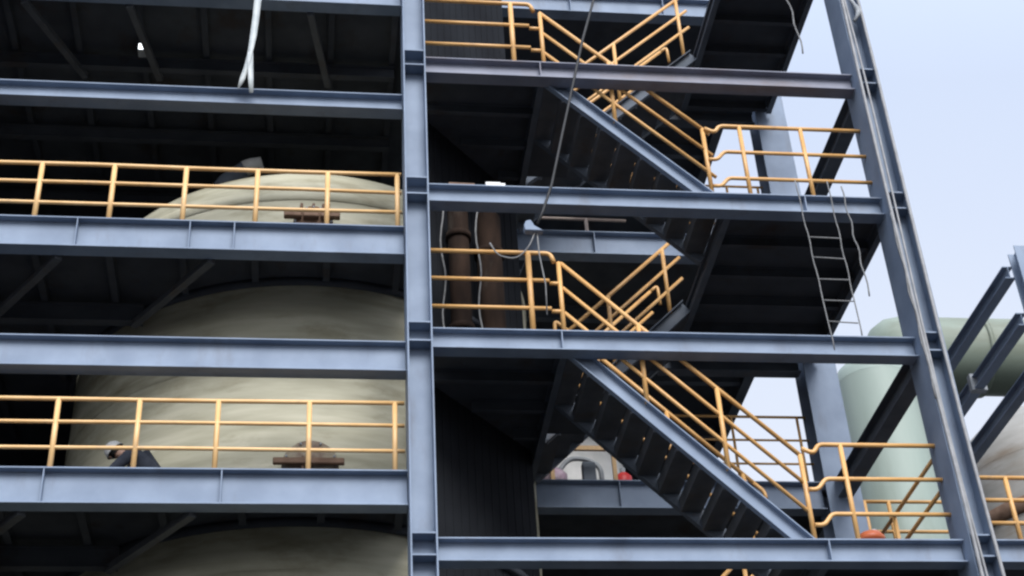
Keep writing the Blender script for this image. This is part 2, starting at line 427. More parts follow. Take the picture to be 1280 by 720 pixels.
for k in range(46):
    x = .12 + 7.0 * k / 46
    s.box(x, x + .1, 13.7, 13.74, 0, 26); s.box(x + .1, x + .152, 13.72, 13.75, 0, 26)
tag(s.build('dark_screen_wall', M['siding'], loc=(.12, 13.7, 0)), 'dark ribbed wall added at the back of the floors behind the stairs to keep them dark', 'wall')

# ------------------------------------------------------------------ rails
def arc(pts, r=.12, n=5):
    """round the corners of a polyline"""
    pts = [Vector(p) for p in pts]; out = [pts[0]]
    for a, b, c in zip(pts, pts[1:], pts[2:]):
        u, w = (a - b), (c - b); q = min(r, u.length * .45, w.length * .45)
        p, s_ = b + u.normalized() * q, b + w.normalized() * q
        for k in range(n + 1):
            t = k / n; out.append(p * (1 - t) ** 2 + b * 2 * t * (1 - t) + s_ * t * t)
    out.append(pts[-1]); return out

def guardrail(name, label, posts, rails, group, mat='yellow', pr=.034, loc=None, base_plates=True):
    """posts: [(foot, head)], rails: [(kind, pts, r)]"""
    root = tag(empty(name, loc or posts[0][0]), label, 'railing', group)
    for a, b in posts:
        a, b = Vector(a), Vector(b)
        m = MB().tube([a, b], pr, 10)
        if base_plates: m.box(a.x - .06, a.x + .06, a.y - .06, a.y + .06, a.z, a.z + .012)
        m.build('post', M[mat], root)
    for kind, pts, r in rails: MB().tube(pts, r, 10).build(kind, M[mat], root)
    return root

def straight_rail(label, x0, x1, y, z, h, px, group, mat='yellow', pr=.034, rr=.030, mids=(.36, .70)):
    wob = lambda: random.uniform(-.006, .006)
    def line(hh, r): return [(x0 + (x1 - x0) * k / 6, y + wob(), z + hh + wob()) for k in range(7)]
    return guardrail('guardrail', label, [((x, y, z), (x + wob(), y, z + h)) for x in px],
                     [('top_rail', line(h, rr), rr)] + [('mid_rail', line(f, rr * .9), rr * .9) for f in mids], group, mat, pr)
straight_rail('yellow guardrail in front of the tank dome, upper of the two on the left', XA, -.2, .08, L2, 1.09,
              [-.26 - 1.012 * k for k in range(9)], 'yellow guardrails along the tank floors', mids=(.39, .76), pr=.038, rr=.032, mat='yellow_pale')
straight_rail('yellow guardrail the crouching worker is behind, lower of the two on the left', XA, -.2, .08, L4, 1.10,
              [-.33 - 1.11, -.33, -2.62, -3.63, -4.65, -5.67, -6.69, -7.7, -8.7], 'yellow guardrails along the tank floors', mids=(.38, .76), pr=.036, rr=.030, mat='yellow_pale')

YR = .10
RH = 1.46
PO, RA = .036, .030
def left_landing_rail(z, label):
    posts = [((1.60, YR, z), (1.60, YR, z + RH))]
    rails = [('top_rail', arc([(.19, YR, z + RH), (1.92, YR, z + RH), (1.97, YR, z + RH - .16)], .1), RA + .004)]
    for h in (.98, .50): rails.append(('mid_rail', [(.19, YR, z + h), (1.88, YR, z + h)], RA))
    guardrail('guardrail', label, posts, rails, 'orange guardrails on the stair landings', pr=PO + .004)
left_landing_rail(R1, 'orange guardrail on the topmost left landing at the upper edge')
left_landing_rail(R3, 'orange guardrail on the left landing in front of the rusty pipes')
def right_landing_rail(z, x0, x1, px, label):
    posts = [((x, YR, z), (x, YR, z + RH + .04)) for x in px]
    rails = [('top_rail', arc([(x0, YR, z + RH - .02), (x0 + .16, YR, z + RH - .10), (x0 + .24, YR, z + RH + .04), (x1, YR, z + RH + .04)], .09), RA + .002)]
    for h in (.98, .46):
        rails.append(('mid_rail', arc([(x0, YR, z + h - .16), (x0 + .13, YR, z + h - .16), (x0 + .26, YR, z + h), (x1, YR, z + h)], .06), RA))
    guardrail('guardrail', label, posts, rails, 'orange guardrails on the stair landings')
right_landing_rail(R2, 4.50, CX - .15, (5.06, 6.04), 'orange guardrail on the upper right landing in front of the sky gap')
right_landing_rail(R4, 5.13, CX - .15, (5.68,), 'orange guardrail on the lower right landing in front of the orange drum')
# side rail of the lower right landing, running back
xs_ = CX - .10
guardrail('guardrail', 'orange side guardrail running back along the outer edge of the lower right landing',
          [((xs_, 2.1, R4), (xs_, 2.1, R4 + 1.45)), ((xs_, 3.6, R4), (xs_, 3.6, R4 + 1.45))],
          [('top_rail', [(xs_, .35, R4 + 1.45), (xs_, 4.0, R4 + 1.45)], RA), ('mid_rail', [(xs_, .35, R4 + .95), (xs_, 4.0, R4 + .95)], RA)], 'orange guardrails on the stair landings')
ZP = 11.95
ap = tag(empty('access_platform', (7.5, 4.2, ZP)), 'small steel access platform beyond the lower right landing before the pale green tank', 'platform')
MB().box(7.52, 9.1, 4.25, 5.2, ZP - .05, ZP).build('plate', M['deck'], ap)
for x in (7.6, 9.0): MB().extrude(iprof(.16, .16, .012, .01), (x, 5.1, 0), (x, 5.1, ZP - .052), up=(0, 1, 0)).build('leg', M['steel_dark'], ap)
guardrail('guardrail', 'orange guardrail of the access platform seen between the outer column and the rear column',
          [((7.56, 4.3, ZP), (7.56, 4.3, ZP + 1.1)), ((7.97, 4.3, ZP), (7.97, 4.3, ZP + 1.1)), ((9.05, 4.3, ZP), (9.05, 4.3, ZP + 1.1))],
          [('top_rail', [(7.52, 4.3, ZP + 1.1), (9.1, 4.3, ZP + 1.1)], RA), ('mid_rail', [(7.52, 4.3, ZP + .56), (9.1, 4.3, ZP + .56)], RA)],
          'orange guardrails on the stair landings')
# extension platform on the right
guardrail('guardrail', 'orange guardrail in the bottom right corner in front of the domed beige tank',
          [((7.9, .1, R4), (7.9, .1, R4 + 1.02)), ((9.2, .1, R4), (9.2, .1, R4 + 1.02)), ((10.5, .1, R4), (10.5, .1, R4 + 1.02))],
          [('top_rail', [(CX + .2, .1, R4 + 1.02), (11, .1, R4 + 1.02)], RA), ('mid_rail', [(CX + .2, .1, R4 + .68), (11, .1, R4 + .68)], RA), ('mid_rail', [(CX + .2, .1, R4 + .34), (11, .1, R4 + .34)], RA)],
          'orange guardrails on the stair landings')
# rails along the rear beams, in front of the sky gaps
for z, xs0, px, nm in ((R3, 4.45, (4.5, 5.6, 6.75), 'thin orange guardrail along the rear floor edge, before the lower sky gap'),
                       (R1, 5.2, (5.25, 6.2, 6.8), 'thin orange guardrail along the rear floor edge, before the upper sky gap')):
    guardrail('guardrail', nm, [((x, 4.5, z), (x, 4.5, z + 1.4)) for x in px],
              [('top_rail', [(xs0, 4.5, z + 1.4), (6.9, 4.5, z + 1.4)], .024)] + [('mid_rail', [(xs0, 4.5, z + h), (6.9, 4.5, z + h)], .02) for h in (.95, .5)],
              'orange guardrails along the rear floor', pr=.024, base_plates=False)
# faded rail behind the stairs
guardrail('guardrail', 'faded brownish railing on the rear floor behind the stairs', [((3.5, 4.75, R1), (3.5, 4.75, R1 + .72)), ((1.9, 4.75, R1), (1.9, 4.75, R1 + .72))],
          [('top_rail', [(1.8, 4.75, R1 + .72), (4.25, 4.75, R1 + .70)], .03)], 'faded rear railing', mat='pale_rail')

# ------------------------------------------------------------------ stair flights
def stair_flight(xt, zt, xb, zb, y0, y1, label, posts_f, posts_b, rail_off=1.34, back_off=1.34, low=None):
    root = tag(empty('stair_flight', (xb, y0, zb)), label, 'stairs', 'stair flights')
    s_ = 1 if xt > xb else -1
    L = abs(xt - xb); slope = (zt - zb) / L
    dz = -.09
    def zn(x): return zt - abs(xt - x) * slope
    cp = [(-.05, -.115), (.05, -.115), (.05, .115), (-.05, .115), (-.05, .10), (.036, .10), (.036, -.10), (-.05, -.10)]
    for y, flip in ((y0, 1), (y1, -1)):
        pr = [(a * flip, b) for a, b in cp]
        p0, p1 = Vector((xt, y, zt + dz)), Vector((xb, y, zb + dz))
        if s_ < 0: p0, p1 = p0, p1
        # open side of the channel faces outwards (away from the treads)
        d = (p1 - p0).normalized(); v = Vector((0, 0, 1)); v = (v - d * v.dot(d)).normalized(); u = d.cross(v)
        out = -1 if y == y0 else 1
        pr = [(a * (1 if u.y * out < 0 else -1), b) for a, b in cp]
        MB().extrude(pr, p0, p1).build('stringer', M['steel'] if (s_ < 0 and y == y0) else M['steel_dark'], root)  # rear and far stringers: same paint, darkened for the shade they stand in
    n = max(6, round((zt - zb) / .285)); rise = (zt - zb) / n; run = L / n
    for k in range(n):
        z = zb + rise * (k + 1) - .24
        x = xb + s_ * run * k
        x0, x1 = sorted((x, x + s_ * (run + (.02 if k < n - 1 else -.006))))
        m = MB().box(x0, x1, y0 + .05, y1 - .05, z - .04, z)
        xr = x + s_ * (run + .012)
        if k < n - 1: m.box(min(xr, xr + s_ * .006), max(xr, xr + s_ * .006), y0 + .05, y1 - .05, z + .001, z + rise - .115)
        m.build('tread', M['tread'], root)
    def rail_set(y, off, posts, mids, ends):
        h = MB().tube([(x, y, zn(x) + off) for x in ends], RA + .002, 10).build('handrail', M['yellow'], root)
        for f in mids:
            MB().tube([(x, y, zn(x) + off - f) for x in ends], RA - .002, 10).build('mid_rail', M['yellow'], h)
        for x in posts: MB().tube([(x, y, zn(x) + .065), (x, y, zn(x) + off)], PO - .002, 10).build('post', M['yellow'], h)
        return h
    xa, xb_ = xt - s_ * .02, xb + s_ * .02
    h = rail_set(y0, rail_off, posts_f, (.43, .86), (xa, xb_))
    if s_ < 0:      # stubs joining the first post to the landing rail ends
        for hh in (.96, .48): MB().tube([(xt - .16, y0, zt + hh), (xt, y0, zt + hh)], RA, 8).build('stub', M['yellow'], h)
    e0, e1 = xt - s_ * .25, xb + s_ * .3
    h2 = rail_set(y1, back_off, posts_b, (.43, .86), (e0, e1))
    for e, dn in ((e0, 1), (e1, 1)):
        z = zn(e) + back_off
        q = .14 if e == e0 else -.14
        MB().tube(arc([(e, y1, z), (e + s_ * q, y1, z + (q * slope if s_ > 0 else q * slope)), (e + s_ * q * 1.1, y1, z - .26)], .1), RA, 8).build('rail_end', M['yellow'], h2)
    return root
YF0, YF1, YK0, YK1 = .14, 1.46, 2.72, 4.02
stair_flight(XLb, R1, 4.6, R2, YF0, YF1, 'front stair flight descending to the upper right landing', (2.08, 3.12, 4.48), (2.5, 3.6, 4.2))
stair_flight(XLb, R3, 5.13, R4, YF0, YF1, 'front stair flight descending to the lower right landing, gaps of light between its treads', (2.04, 3.10, 4.10, 5.11), (2.6, 3.7, 4.7))
stair_flight(5.4, R0, XLb, R1, YK0, YK1, 'rear stair flight climbing to the topmost landing', (2.6, 3.9, 5.2), (2.9, 4.1), 1.5, 1.45)
stair_flight(4.6, R2, XLb, R3, YK0, YK1, 'rear stair flight climbing from the rusty pipes to the upper right landing', (2.3, 3.3, 4.3), (2.6, 3.6), 1.34)
stair_flight(5.13, R4, 2.6, R5, YK0, YK1, 'rear stair flight at the bottom edge, only its rail tops in view', (2.8, 3.9, 4.9), (3.1, 4.1), 1.34)

# ------------------------------------------------------------------ rusty pipes on the left landing
for x, y, r, nm in ((.74, 1.28, .16, 'slimmer rusty vertical pipe nearest the corner column'), (1.26, 1.72, .20, 'thicker rusty vertical pipe on the left landing')):
    rt = MB().lathe((x, y, 0), [(r, R3 + .01), (r, 16.45 + .2 * (x > 1)), (r * .8, 16.53 + .2 * (x > 1)), (.02, 16.55 + .2 * (x > 1))], 28).build('vertical_pipe', M['rust'], loc=(x, y, R3))
    tag(rt, nm, 'pipe', 'rusty pipes')
    for z in (R3 + .9, R3 + 2.6):
        MB().lathe((x, y, 0), [(r + .002, z - .05), (r + .035, z - .05), (r + .035, z + .05), (r + .002, z + .05)], 28).build('flange', M['rust'], rt)
for k, (x, y, nm) in enumerate(((.46, .95, 'thin grey hose hanging beside the slim rusty pipe'), (1.0, 1.0, 'thin grey hose hanging between the two rusty pipes'))):
    pts = [(x + .03 * math.sin(i * .9 + k), y + .02 * math.cos(i), 16.6 - i * .19) for i in range(17)]
    tag(MB().tube(pts, .014, 6).build('hose', M['rope'], loc=pts[0]), nm, 'hose', 'hanging hoses')

# small things lying on the facade beam
o = MB().box(1.02, 1.25, -.08, .10, R2 + .002, R2 + .10).build('junction_box', M['white'], loc=(1.12, 0, R2), bevel=.012)
tag(o, 'small white box lying on the facade beam near the corner column', 'box')
MB().box(1.20, 1.32, -.03, .05, R2 + .03, R2 + .12).build('cover_flap', M['white'], o, bevel=.008)
m = MB()
for k in range(3): m.bar((.48, -.06 + .06 * k, R2 + .03 + .028 * (k % 2)), (.86, -.05 + .055 * k, R2 + .03 + .03 * (k % 2)), .055, .05)
tag(m.build('wood_offcuts', M['brown'], loc=(.66, 0, R2)), 'dark brown timber offcuts lying on the facade beam beside the white box', 'timber')

# ------------------------------------------------------------------ hanging cable with its clamp
pts = [(3.25, -.28, 21.3), (2.89, -.3, 19.59), (2.64, -.3, 18.69), (2.40, -.3, 17.67), (2.17, -.3, 16.69), (1.96, -.3, 15.77), (1.80, -.3, 15.27), (1.70, -.3, 15.02)]
tag(MB().tube(pts, .021, 8).build('hanging_cable', M['cable'], loc=pts[0]), 'black cable slanting down across the stair bay', 'cable')
cl = MB().extrude([(-.12, -.07), (.15, -.07), (.02, .02), (-.03, .12), (-.10, .10), (-.13, .02)], (1.63, -.36, 14.94), (1.63, -.24, 14.94)).build('cable_clamp', M['steel'], loc=(1.63, -.3, 14.94), bevel=.01)
tag(cl, 'grey metal clamp at the lower end of the black cable', 'clamp')
pts = arc([(1.66, -.3, 14.88), (1.56, -.28, 14.62), (1.38, -.22, 14.45), (1.12, -.2, 14.52), (1.02, -.2, 14.74)], .2)
tag(MB().tube(pts, .012, 6).build('rope_tail', M['rope'], loc=pts[0]), 'thin grey rope tail looping over the left landing rail below the clamp', 'rope')
pts = [(1.69, -.29, 14.86), (1.70, -.28, 14.5), (1.76, -.26, 14.0), (1.75, -.25, 13.5)]
tag(MB().tube(pts, .011, 6).build('rope_tail', M['rope'], loc=pts[0]), 'thin grey rope tail hanging straight down below the clamp', 'rope')

# ------------------------------------------------------------------ torn white strip hanging from the top beam
def ribbon(pts, w, name, parent=None):
    m = MB(); vs = []
    for i, (x, y, z) in enumerate(pts):
        ang = .6 * math.sin(i * 1.1); ww = w[i]
        for t in (0, .006):
            vs.append((x - ww * math.cos(ang), y - ww * math.sin(ang) + t, z)); vs.append((x + ww * math.cos(ang), y + ww * math.sin(ang) + t, z))
    fs = []
    for i in range(len(pts) - 1):
        a, b = 4 * i, 4 * i + 4
        fs += [(a, a + 1, b + 1, b), (a + 2, b + 2, b + 3, a + 3), (a, b, b + 2, a + 2), (a + 1, a + 3, b + 3, b + 1)]
    fs += [(0, 2, 3, 1), (len(vs) - 4, len(vs) - 3, len(vs) - 1, len(vs) - 2)]
    m.add(vs, fs, True)
    return m.build(name, M['white_film'], parent, loc=pts[0])
st = ribbon([(-2.40, -.16, 19.72), (-2.41, -.24, 19.3), (-2.42, -.27, 18.9), (-2.44, -.29, 18.5), (-2.47, -.3, 18.15), (-2.51, -.3, 17.85), (-2.56, -.3, 17.6), (-2.61, -.3, 17.4)],
            [.07, .06, .055, .05, .05, .045, .04, .015], 'plastic_strip')
tag(st, 'torn white plastic strip hanging from the top left beam', 'plastic strip')
ribbon([(-2.47, -.29, 18.15), (-2.46, -.30, 17.9), (-2.44, -.31, 17.6), (-2.42, -.30, 17.32)], [.04, .05, .045, .03], 'loose_tail', st)

# ------------------------------------------------------------------ rope ladder and ropes at the right
lad = tag(empty('rope_ladder', (5.88, -.34, 13.0)), 'grey rope ladder hanging in front of the upper right landing', 'ladder')
def rope(x0, x1, z0, z1, y=-.34, amp=.006, n=18):
    return [(x0 + (x1 - x0) * i / n + amp * math.sin(i * 1.3 + x0), y + .01 * math.sin(i * 1.7), z0 + (z1 - z0) * i / n) for i in range(n + 1)]
MB().tube(rope(5.62, 5.70, 15.95, 12.95), .0095, 6).build('side_rope', M['rope'], lad)
MB().tube(rope(6.11, 6.14, 15.95, 13.2), .0095, 6).build('side_rope', M['rope'], lad)
for k in range(11):
    z = 14.9 - k * .37
    if z > 13.1:
        MB().tube([(5.62 + (15.95 - z) * .027, -.34, z + .01 * math.sin(k * 2)), (6.12, -.34, z - .01)], .010, 6).build('rung', M['rope'], lad)
p = rope(6.33, 6.40, 15.9, 13.9, -.30, .015)
tag(MB().tube(p, .011, 6).build('hanging_rope', M['rope'], loc=p[0]), 'single loose rope hanging just right of the rope ladder', 'rope')
p = rope(6.05, 6.2, 21.0, 18.6, -.3, .02)
tag(MB().tube(p, .013, 6).build('hanging_rope', M['rope'], loc=p[0]), 'thin rope dangling before the topmost right landing', 'rope')
p = rope(6.98, 7.0, 15.4, 12.2, -.33, .015)
tag(MB().tube(p, .011, 6).build('hanging_rope', M['rope'], loc=p[0]), 'loose rope hanging close beside the outer column', 'rope')

# conduits on the outer column
def conduit(x, y, r, ph, amp, label):
    pts = [(x + amp * math.sin(z * .7 + ph), y + .012 * math.sin(z * 1.1 + ph), z) for z in [5 + .5 * k for k in range(41)]]
    o = MB().tube(pts, r, 8).build('conduit', M['conduit'], loc=pts[0]); tag(o, label, 'conduit', 'conduits on the outer column')
conduit(CX - .15, -.31, .026, .3, .018, 'grey conduit on the left edge of the outer column')
conduit(CX - .09, -.31, .018, 2.0, .03, 'thin wavy grey cable beside the left conduit of the outer column')
conduit(CX + .13, -.31, .026, 1.4, .018, 'grey conduit on the right edge of the outer column')
conduit(CX + .205, -.15, .030, .9, .010, 'grey conduit on the outer side face of the outer column')
# lump of tied cable near the top of the column
o = MB().tube(arc([(CX - .12, -.30, 20.2), (CX + .02, -.36, 19.75), (CX + .10, -.34, 19.55), (CX - .02, -.33, 19.35)], .2), [.03] * 6 + [.045] * 6 + [.03] * 2, 8) \
    .build('cable_bundle', M['grey'], loc=(CX, -.3, 19.8))
tag(o, 'tied grey cable bundle high on the outer column', 'cable')

# ------------------------------------------------------------------ lit work lamp under the ceiling deck
lp = tag(empty('work_lamp', (-4.3, 1.2, 19.55)), 'small lit white work lamp under the ceiling deck', 'lamp')
MB().box(-4.36, -4.22, 1.12, 1.30, 19.44, 19.58).build('housing', M['grey'], lp, bevel=.01)
MB().box(-4.345, -4.235, 1.10, 1.117, 19.455, 19.565).build('lens', M['lens'], lp)
MB().box(-4.30, -4.28, 1.2, 1.22, 19.58, 19.9).build('hanger', M['grey'], lp)

# ------------------------------------------------------------------ stored things on the rear floor
bt = MB().lathe((3.35, 8.6, R3), [(1.25, 0), (1.25, 2.3), (1.18, 2.6), (.9, 2.95), (.5, 3.1), (.02, 3.15)], 48).build('small_tank', M['white'], loc=(3.35, 8.6, R3))
tag(bt, 'small white domed tank on the rear floor behind the stairs', 'tank')
pa = arc([(2.85, 6.3, R3), (2.85, 6.3, R3 + 1.25), (3.1, 6.3, R3 + 1.56), (3.4, 6.3, R3 + 1.56), (3.66, 6.3, R3 + 1.4), (3.66, 6.3, R3)], .25)
tag(MB().tube(pa, .045, 10).build('pipe_loop', M['grey'], loc=pa[0]), 'grey pipe loop standing in front of the small white tank', 'pipe')
pb = MB().box(3.30, 3.53, 6.1, 6.28, R3, R3 + 1.40); 
tag(pb.build('pump_cabinet', M['steel_dark'], loc=(3.4, 6.1, R3), bevel=.015), 'dark cabinet standing inside the pipe loop', 'cabinet')
tr = tag(empty('timber_trestle', (3.3, 6.0, R3)), 'raw timber frame standing before the small white tank', 'timber frame')
for x in (2.72, 3.82): MB().bar((x, 5.9, R3), (x, 5.9, R3 + 1.72), .07, .07, up=(0, 1, 0)).build('leg', M['wood'], tr)
MB().bar((2.85, 5.82, R3 + 1.50), (3.90, 5.82, R3 + 1.50), .06, .08).build('crossbar', M['wood'], tr)
rd = MB().lathe((4.0, 6.1, R3), [(.01, 0), (.15, 0), (.16, .95), (.15, 1.08), (.08, 1.15), (.01, 1.16)], 24).build('gas_cylinder', M['red'], loc=(4.0, 6.1, R3))
tag(rd, 'red gas cylinder on the rear floor beside the timber frame', 'cylinder')
MB().lathe((4.0, 6.1, R3), [(.05, 1.16), (.05, 1.26), (.01, 1.27)], 12).build('valve', M['grey'], rd)
sk = MB()
for k in range(4):
    zc = R3 + .16 + .32 * k; prof = [(.01, -.15), (.22, -.15), (.3, -.07), (.3, .07), (.22, .15), (.01, .15)]
    q = MB().lathe((2.72 + .03 * (k % 2), 6.3, zc), prof, 16).build('sack', M['sack'], loc=(2.72, 6.3, zc - .15))
    tag(q, ('bottom', 'second', 'third', 'topmost')[k] + ' mauve sack of the pile on the rear floor', 'sack', 'pile of sacks')

# orange drum on the lower right landing
dr = MB().lathe((6.50, 1.7, R4), [(.01, 0), (.16, 0), (.18, .05), (.18, .46), (.20, .47), (.20, .53), (.18, .54), (.18, .82), (.20, .83), (.20, .89), (.15, .96), (.01, .99)], 28).build('plastic_drum', M['orange'], loc=(6.50, 1.7, R4))
tag(dr, 'orange plastic drum on the lower right landing', 'drum')
MB().lathe((6.56, 1.7, R4), [(.04, .98), (.04, 1.03), (.01, 1.04)], 12).build('cap', M['white'], dr)

# ------------------------------------------------------------------ things outside on the right
sc = tag(empty('scrubber_tank', (12.35, 14, 0)), 'tall slim pale green tank with a domed top behind the right landings', 'tank')
MB().lathe((12.35, 14, 0), [(.98, 0), (.98, 21.3)], 56).build('shell', M['green'], sc)
MB().lathe((12.35, 14, 0), [(.98, 21.304), (.95, 21.5), (.85, 21.72), (.65, 21.9), (.3, 22.0), (.02, 22.02)], 56).build('dome', M['green'], sc)
dv = tag(empty('gas_duct', (13.0, 16.2, 23.7)), 'fat horizontal grey green duct high behind the outer column', 'duct')
MB().lathe((0, 16.2, 23.68), [(.02, 13.3), (.4, 13.34), (.75, 13.5), (.98, 13.8), (1.06, 14.2), (1.06, 34)], 56, axis='x').build('shell', M['green_dark'], dv)
for x in (16.4, 22, 28):
    MB().lathe((0, 16.2, 23.68), [(1.062, x - .06), (1.12, x - .06), (1.12, x + .06), (1.062, x + .06)], 56, axis='x').build('flange', M['green_dark'], dv)
for x in (20, 27):
    MB().extrude(iprof(.3, .3, .02, .014), (x, 16.2, 0), (x, 16.2, 22.64), up=(0, 1, 0)).build('support_leg', M['steel_dark'], dv)
bd = tag(empty('domed_tank', (13.9, 9.6, 0)), 'beige domed tank outside in the bottom right corner', 'tank')
MB().lathe((13.9, 9.6, 0), [(2.05, 0), (2.05, 16.2)], 64).build('shell', M['beige'], bd)
MB().lathe((13.9, 9.6, 0), [(2.05 * math.cos(t), 16.204 + 1.7 * math.sin(t)) for t in [math.pi / 2 * k / 12 for k in range(12)]] + [(.02, 17.9)], 64).build('dome', M['beige'], bd)
MB().lathe((13.9, 9.6, 0), [(2.052, 14.9), (2.11, 14.93), (2.11, 15.22), (2.052, 15.25)], 64).build('lap_band', M['brown'], bd)
# pipe rack column and beams
rc = MB().extrude(iprof(.24, .20, .016, .012), (8.98, 0, 0), (8.98, 0, 15.02), up=(0, 1, 0)).build('rack_column', M['steel'], loc=(8.98, 0, 0))
tag(rc, 'pale steel post of the pipe rack standing at the right edge', 'column')
rc = MB().extrude(iprof(.2, .18, .016, .012), (8.78, 3.25, 0), (8.78, 3.25, 14.2), up=(0, 1, 0)).build('rack_column', M['steel_dark'], loc=(8.78, 3.25, 0))
tag(rc, 'rear post of the pipe rack mostly hidden behind the outer column', 'column')
for z, nm in ((14.72, 'topmost of the three dark pipe rack beams at the right edge'), (13.88, 'middle dark pipe rack beam with a clamp on it'), (13.02, 'lowest of the three dark pipe rack beams at the right edge')):
    o = steel_beam((8.84, .15, z + .11), (8.80, 3.15, z + .11), .22, .16, nm, (), mat='steel', group='pipe rack beams', plates=False)
    if 13.5 < z < 14: MB().box(8.70, 8.95, 1.9, 2.02, z - .14, z + .16).build('clamp', M['grey'], o, bevel=.01)
# floor of the small extension platform
root = tag(empty('floor_deck', (CX, 0, R4)), 'small extension floor right of the outer column', 'floor deck')
MB().box(CX + .2, 12.4, .13, 2.2, R4 - .05, R4 - .006).build('plate', M['deck'], root)
for x in (8.5, 9.8, 11.1): MB().extrude(iprof(.2, .1, .012, .008), (x, .14, R4 - .152), (x, 2.1, R4 - .152)).build('joist', M['steel_dark'], root)

# ------------------------------------------------------------------ crouching worker
def skin_mesh(name, verts, edges, radii, mat, parent=None, loc=None, root=0, sub=2):
    base = WORLD[parent] if parent else Vector(loc)
    me = bpy.data.meshes.new(name + '_cage'); me.from_pydata([Vector(v) - base for v in verts], edges, [])
    ob = bpy.data.objects.new(name + '_cage', me); col.objects.link(ob)
    sk = ob.modifiers.new('Skin', 'SKIN'); sk.use_smooth_shade = True
    for i, r in enumerate(radii):
        sv = me.skin_vertices[0].data[i]; sv.radius = (r, r) if not isinstance(r, tuple) else r; sv.use_root = (i == root)
    sb = ob.modifiers.new('Sub', 'SUBSURF'); sb.levels = sub; sb.render_levels = sub
    dg = bpy.context.evaluated_depsgraph_get(); dg.update()
    fin = bpy.data.meshes.new_from_object(ob.evaluated_get(dg)); fin.name = name
    bpy.data.objects.remove(ob)
    fin.materials.clear(); fin.materials.append(mat)
    for p_ in fin.polygons: p_.use_smooth = True
    o = bpy.data.objects.new(name, fin); col.objects.link(o)
    if parent: o.parent = parent
    else: o.location = base
    WORLD[o] = base; return o
px_, py_, pz_ = -3.60, .98, L4
def P(x, y, z): return (px_ + x, py_ + y, pz_ + z)
V, E_, Rr = [], [], []
def jt(p, r, par=None):
    V.append(p); Rr.append(r)
    if par is not None: E_.append((par, len(V) - 1))
    return len(V) - 1
pel = jt(P(.12, 0, .36), .15)
abd = jt(P(.05, 0, .55), .16, pel)
che = jt(P(-.10, 0, .73), .17, abd)
nck = jt(P(-.25, 0, .78), .065, che)
hb = jt(P(-.33, 0, .80), .082, nck)
hd = jt(P(-.40, 0, .83), .085, hb)
for sgn in (-1, 1):
    hip = jt(P(.08, sgn * .10, .27), .10, pel); kn = jt(P(-.30, sgn * .16, .46), .068, hip)
    an = jt(P(-.10, sgn * .15, .09), .045, kn); to = jt(P(-.30, sgn * .16, .045), .04, an)
    sh = jt(P(-.14, sgn * .19, .71), .075, che); el = jt(P(-.36, sgn * .25, .44), .05, sh)
    wr = jt(P(-.52, sgn * .14, .30), .032, el); pa_ = jt(P(-.58, sgn * .12, .26), .034, wr)
    for q in range(4):
        b = P(-.63, sgn * (.12 + (q - 1.5) * .02), .245)
        f1 = jt(b, .010, pa_); jt((b[0] - .03, b[1], b[2] - .015), .009, f1); jt((b[0] - .04, b[1], b[2] - .04), .008, len(V) - 1)
    t1 = jt(P(-.585, sgn * .07, .25), .011, pa_); jt(P(-.62, sgn * .06, .23), .009, t1)
person = skin_mesh('person', V, E_, Rr, M['skin'], loc=P(0, 0, 0))
tag(person, 'worker in dark clothes and a white helmet crouching behind the lower left guardrail', 'person')
# clothing: jacket (torso + arms), trousers; drawn a little outside the body
def grow(idx, add): return [Rr[i] + add for i in idx]
def cloth(name, joints, edges, mat, root=0):
    return skin_mesh(name, [j[0] for j in joints], edges, [j[1] for j in joints], mat, parent=person, root=root)
jk = [(P(.14, 0, .40), .175), (P(.06, 0, .56), .195), (P(-.10, 0, .74), .205), (P(-.22, 0, .79), .10)]
je = [(0, 1), (1, 2), (2, 3)]
for sgn in (-1, 1):
    n0 = len(jk)
    jk += [(P(-.14, sgn * .20, .71), .10), (P(-.36, sgn * .25, .44), .07), (P(-.49, sgn * .155, .32), .05)]
    je += [(2, n0), (n0, n0 + 1), (n0 + 1, n0 + 2)]
cloth('jacket', jk, je, M['jacket'], 1)
tk = [(P(.13, 0, .32), .18)]; te = []
for sgn in (-1, 1):
    n0 = len(tk)
    tk += [(P(.08, sgn * .10, .27), .125), (P(-.30, sgn * .16, .46), .09), (P(-.11, sgn * .15, .13), .065)]
    te += [(0, n0), (n0, n0 + 1), (n0 + 1, n0 + 2)]
cloth('trousers', tk, te, M['trousers'])
for sgn in (-1, 1):
    b = skin_mesh('boot', [P(-.09, sgn * .15, .10), P(-.10, sgn * .15, .055), P(-.32, sgn * .16, .05)], [(0, 1), (1, 2)], [.06, .058, .05], M['cable'], parent=person)
hc = Vector(P(-.405, 0, .84))
tl = Matrix.Rotation(R(-48), 4, 'Y')
hm = MB().lathe((0, 0, 0), [(.142, 0), (.146, .008), (.128, .02), (.128, .06), (.112, .10), (.075, .135), (.02, .15)], 28)
hm.v = [hc + (tl @ Vector((v.x * .98, v.y * .92, v.z - .01))) for v in hm.v]
hm.build('helmet', M['white'], person)
hr = MB().lathe((0, 0, 0), [(.095, -.06), (.107, -.02), (.108, .03), (.09, .06)], 20)
hr.v = [hc + (tl @ Vector((v.x + .012, v.y, v.z + .0))) for v in hr.v]
hr.build('hair', M['hair'], person)
fc = MB()
fc.tube([hc + tl @ Vector((-.085, 0, .0)), hc + tl @ Vector((-.112, 0, -.035))], [.012, .018], 8)
for sgn in (-1, 1):
    fc.tube([hc + tl @ Vector((.01, sgn * .088, .0)), hc + tl @ Vector((.012, sgn * .10, -.05))], [.02, .014], 8)
fc.build('face_features', M['skin'], person)
ey = MB()
for sgn in (-1, 1): ey.tube([hc + tl @ Vector((-.078, sgn * .034, .005)), hc + tl @ Vector((-.093, sgn * .034, .004))], .011, 8)
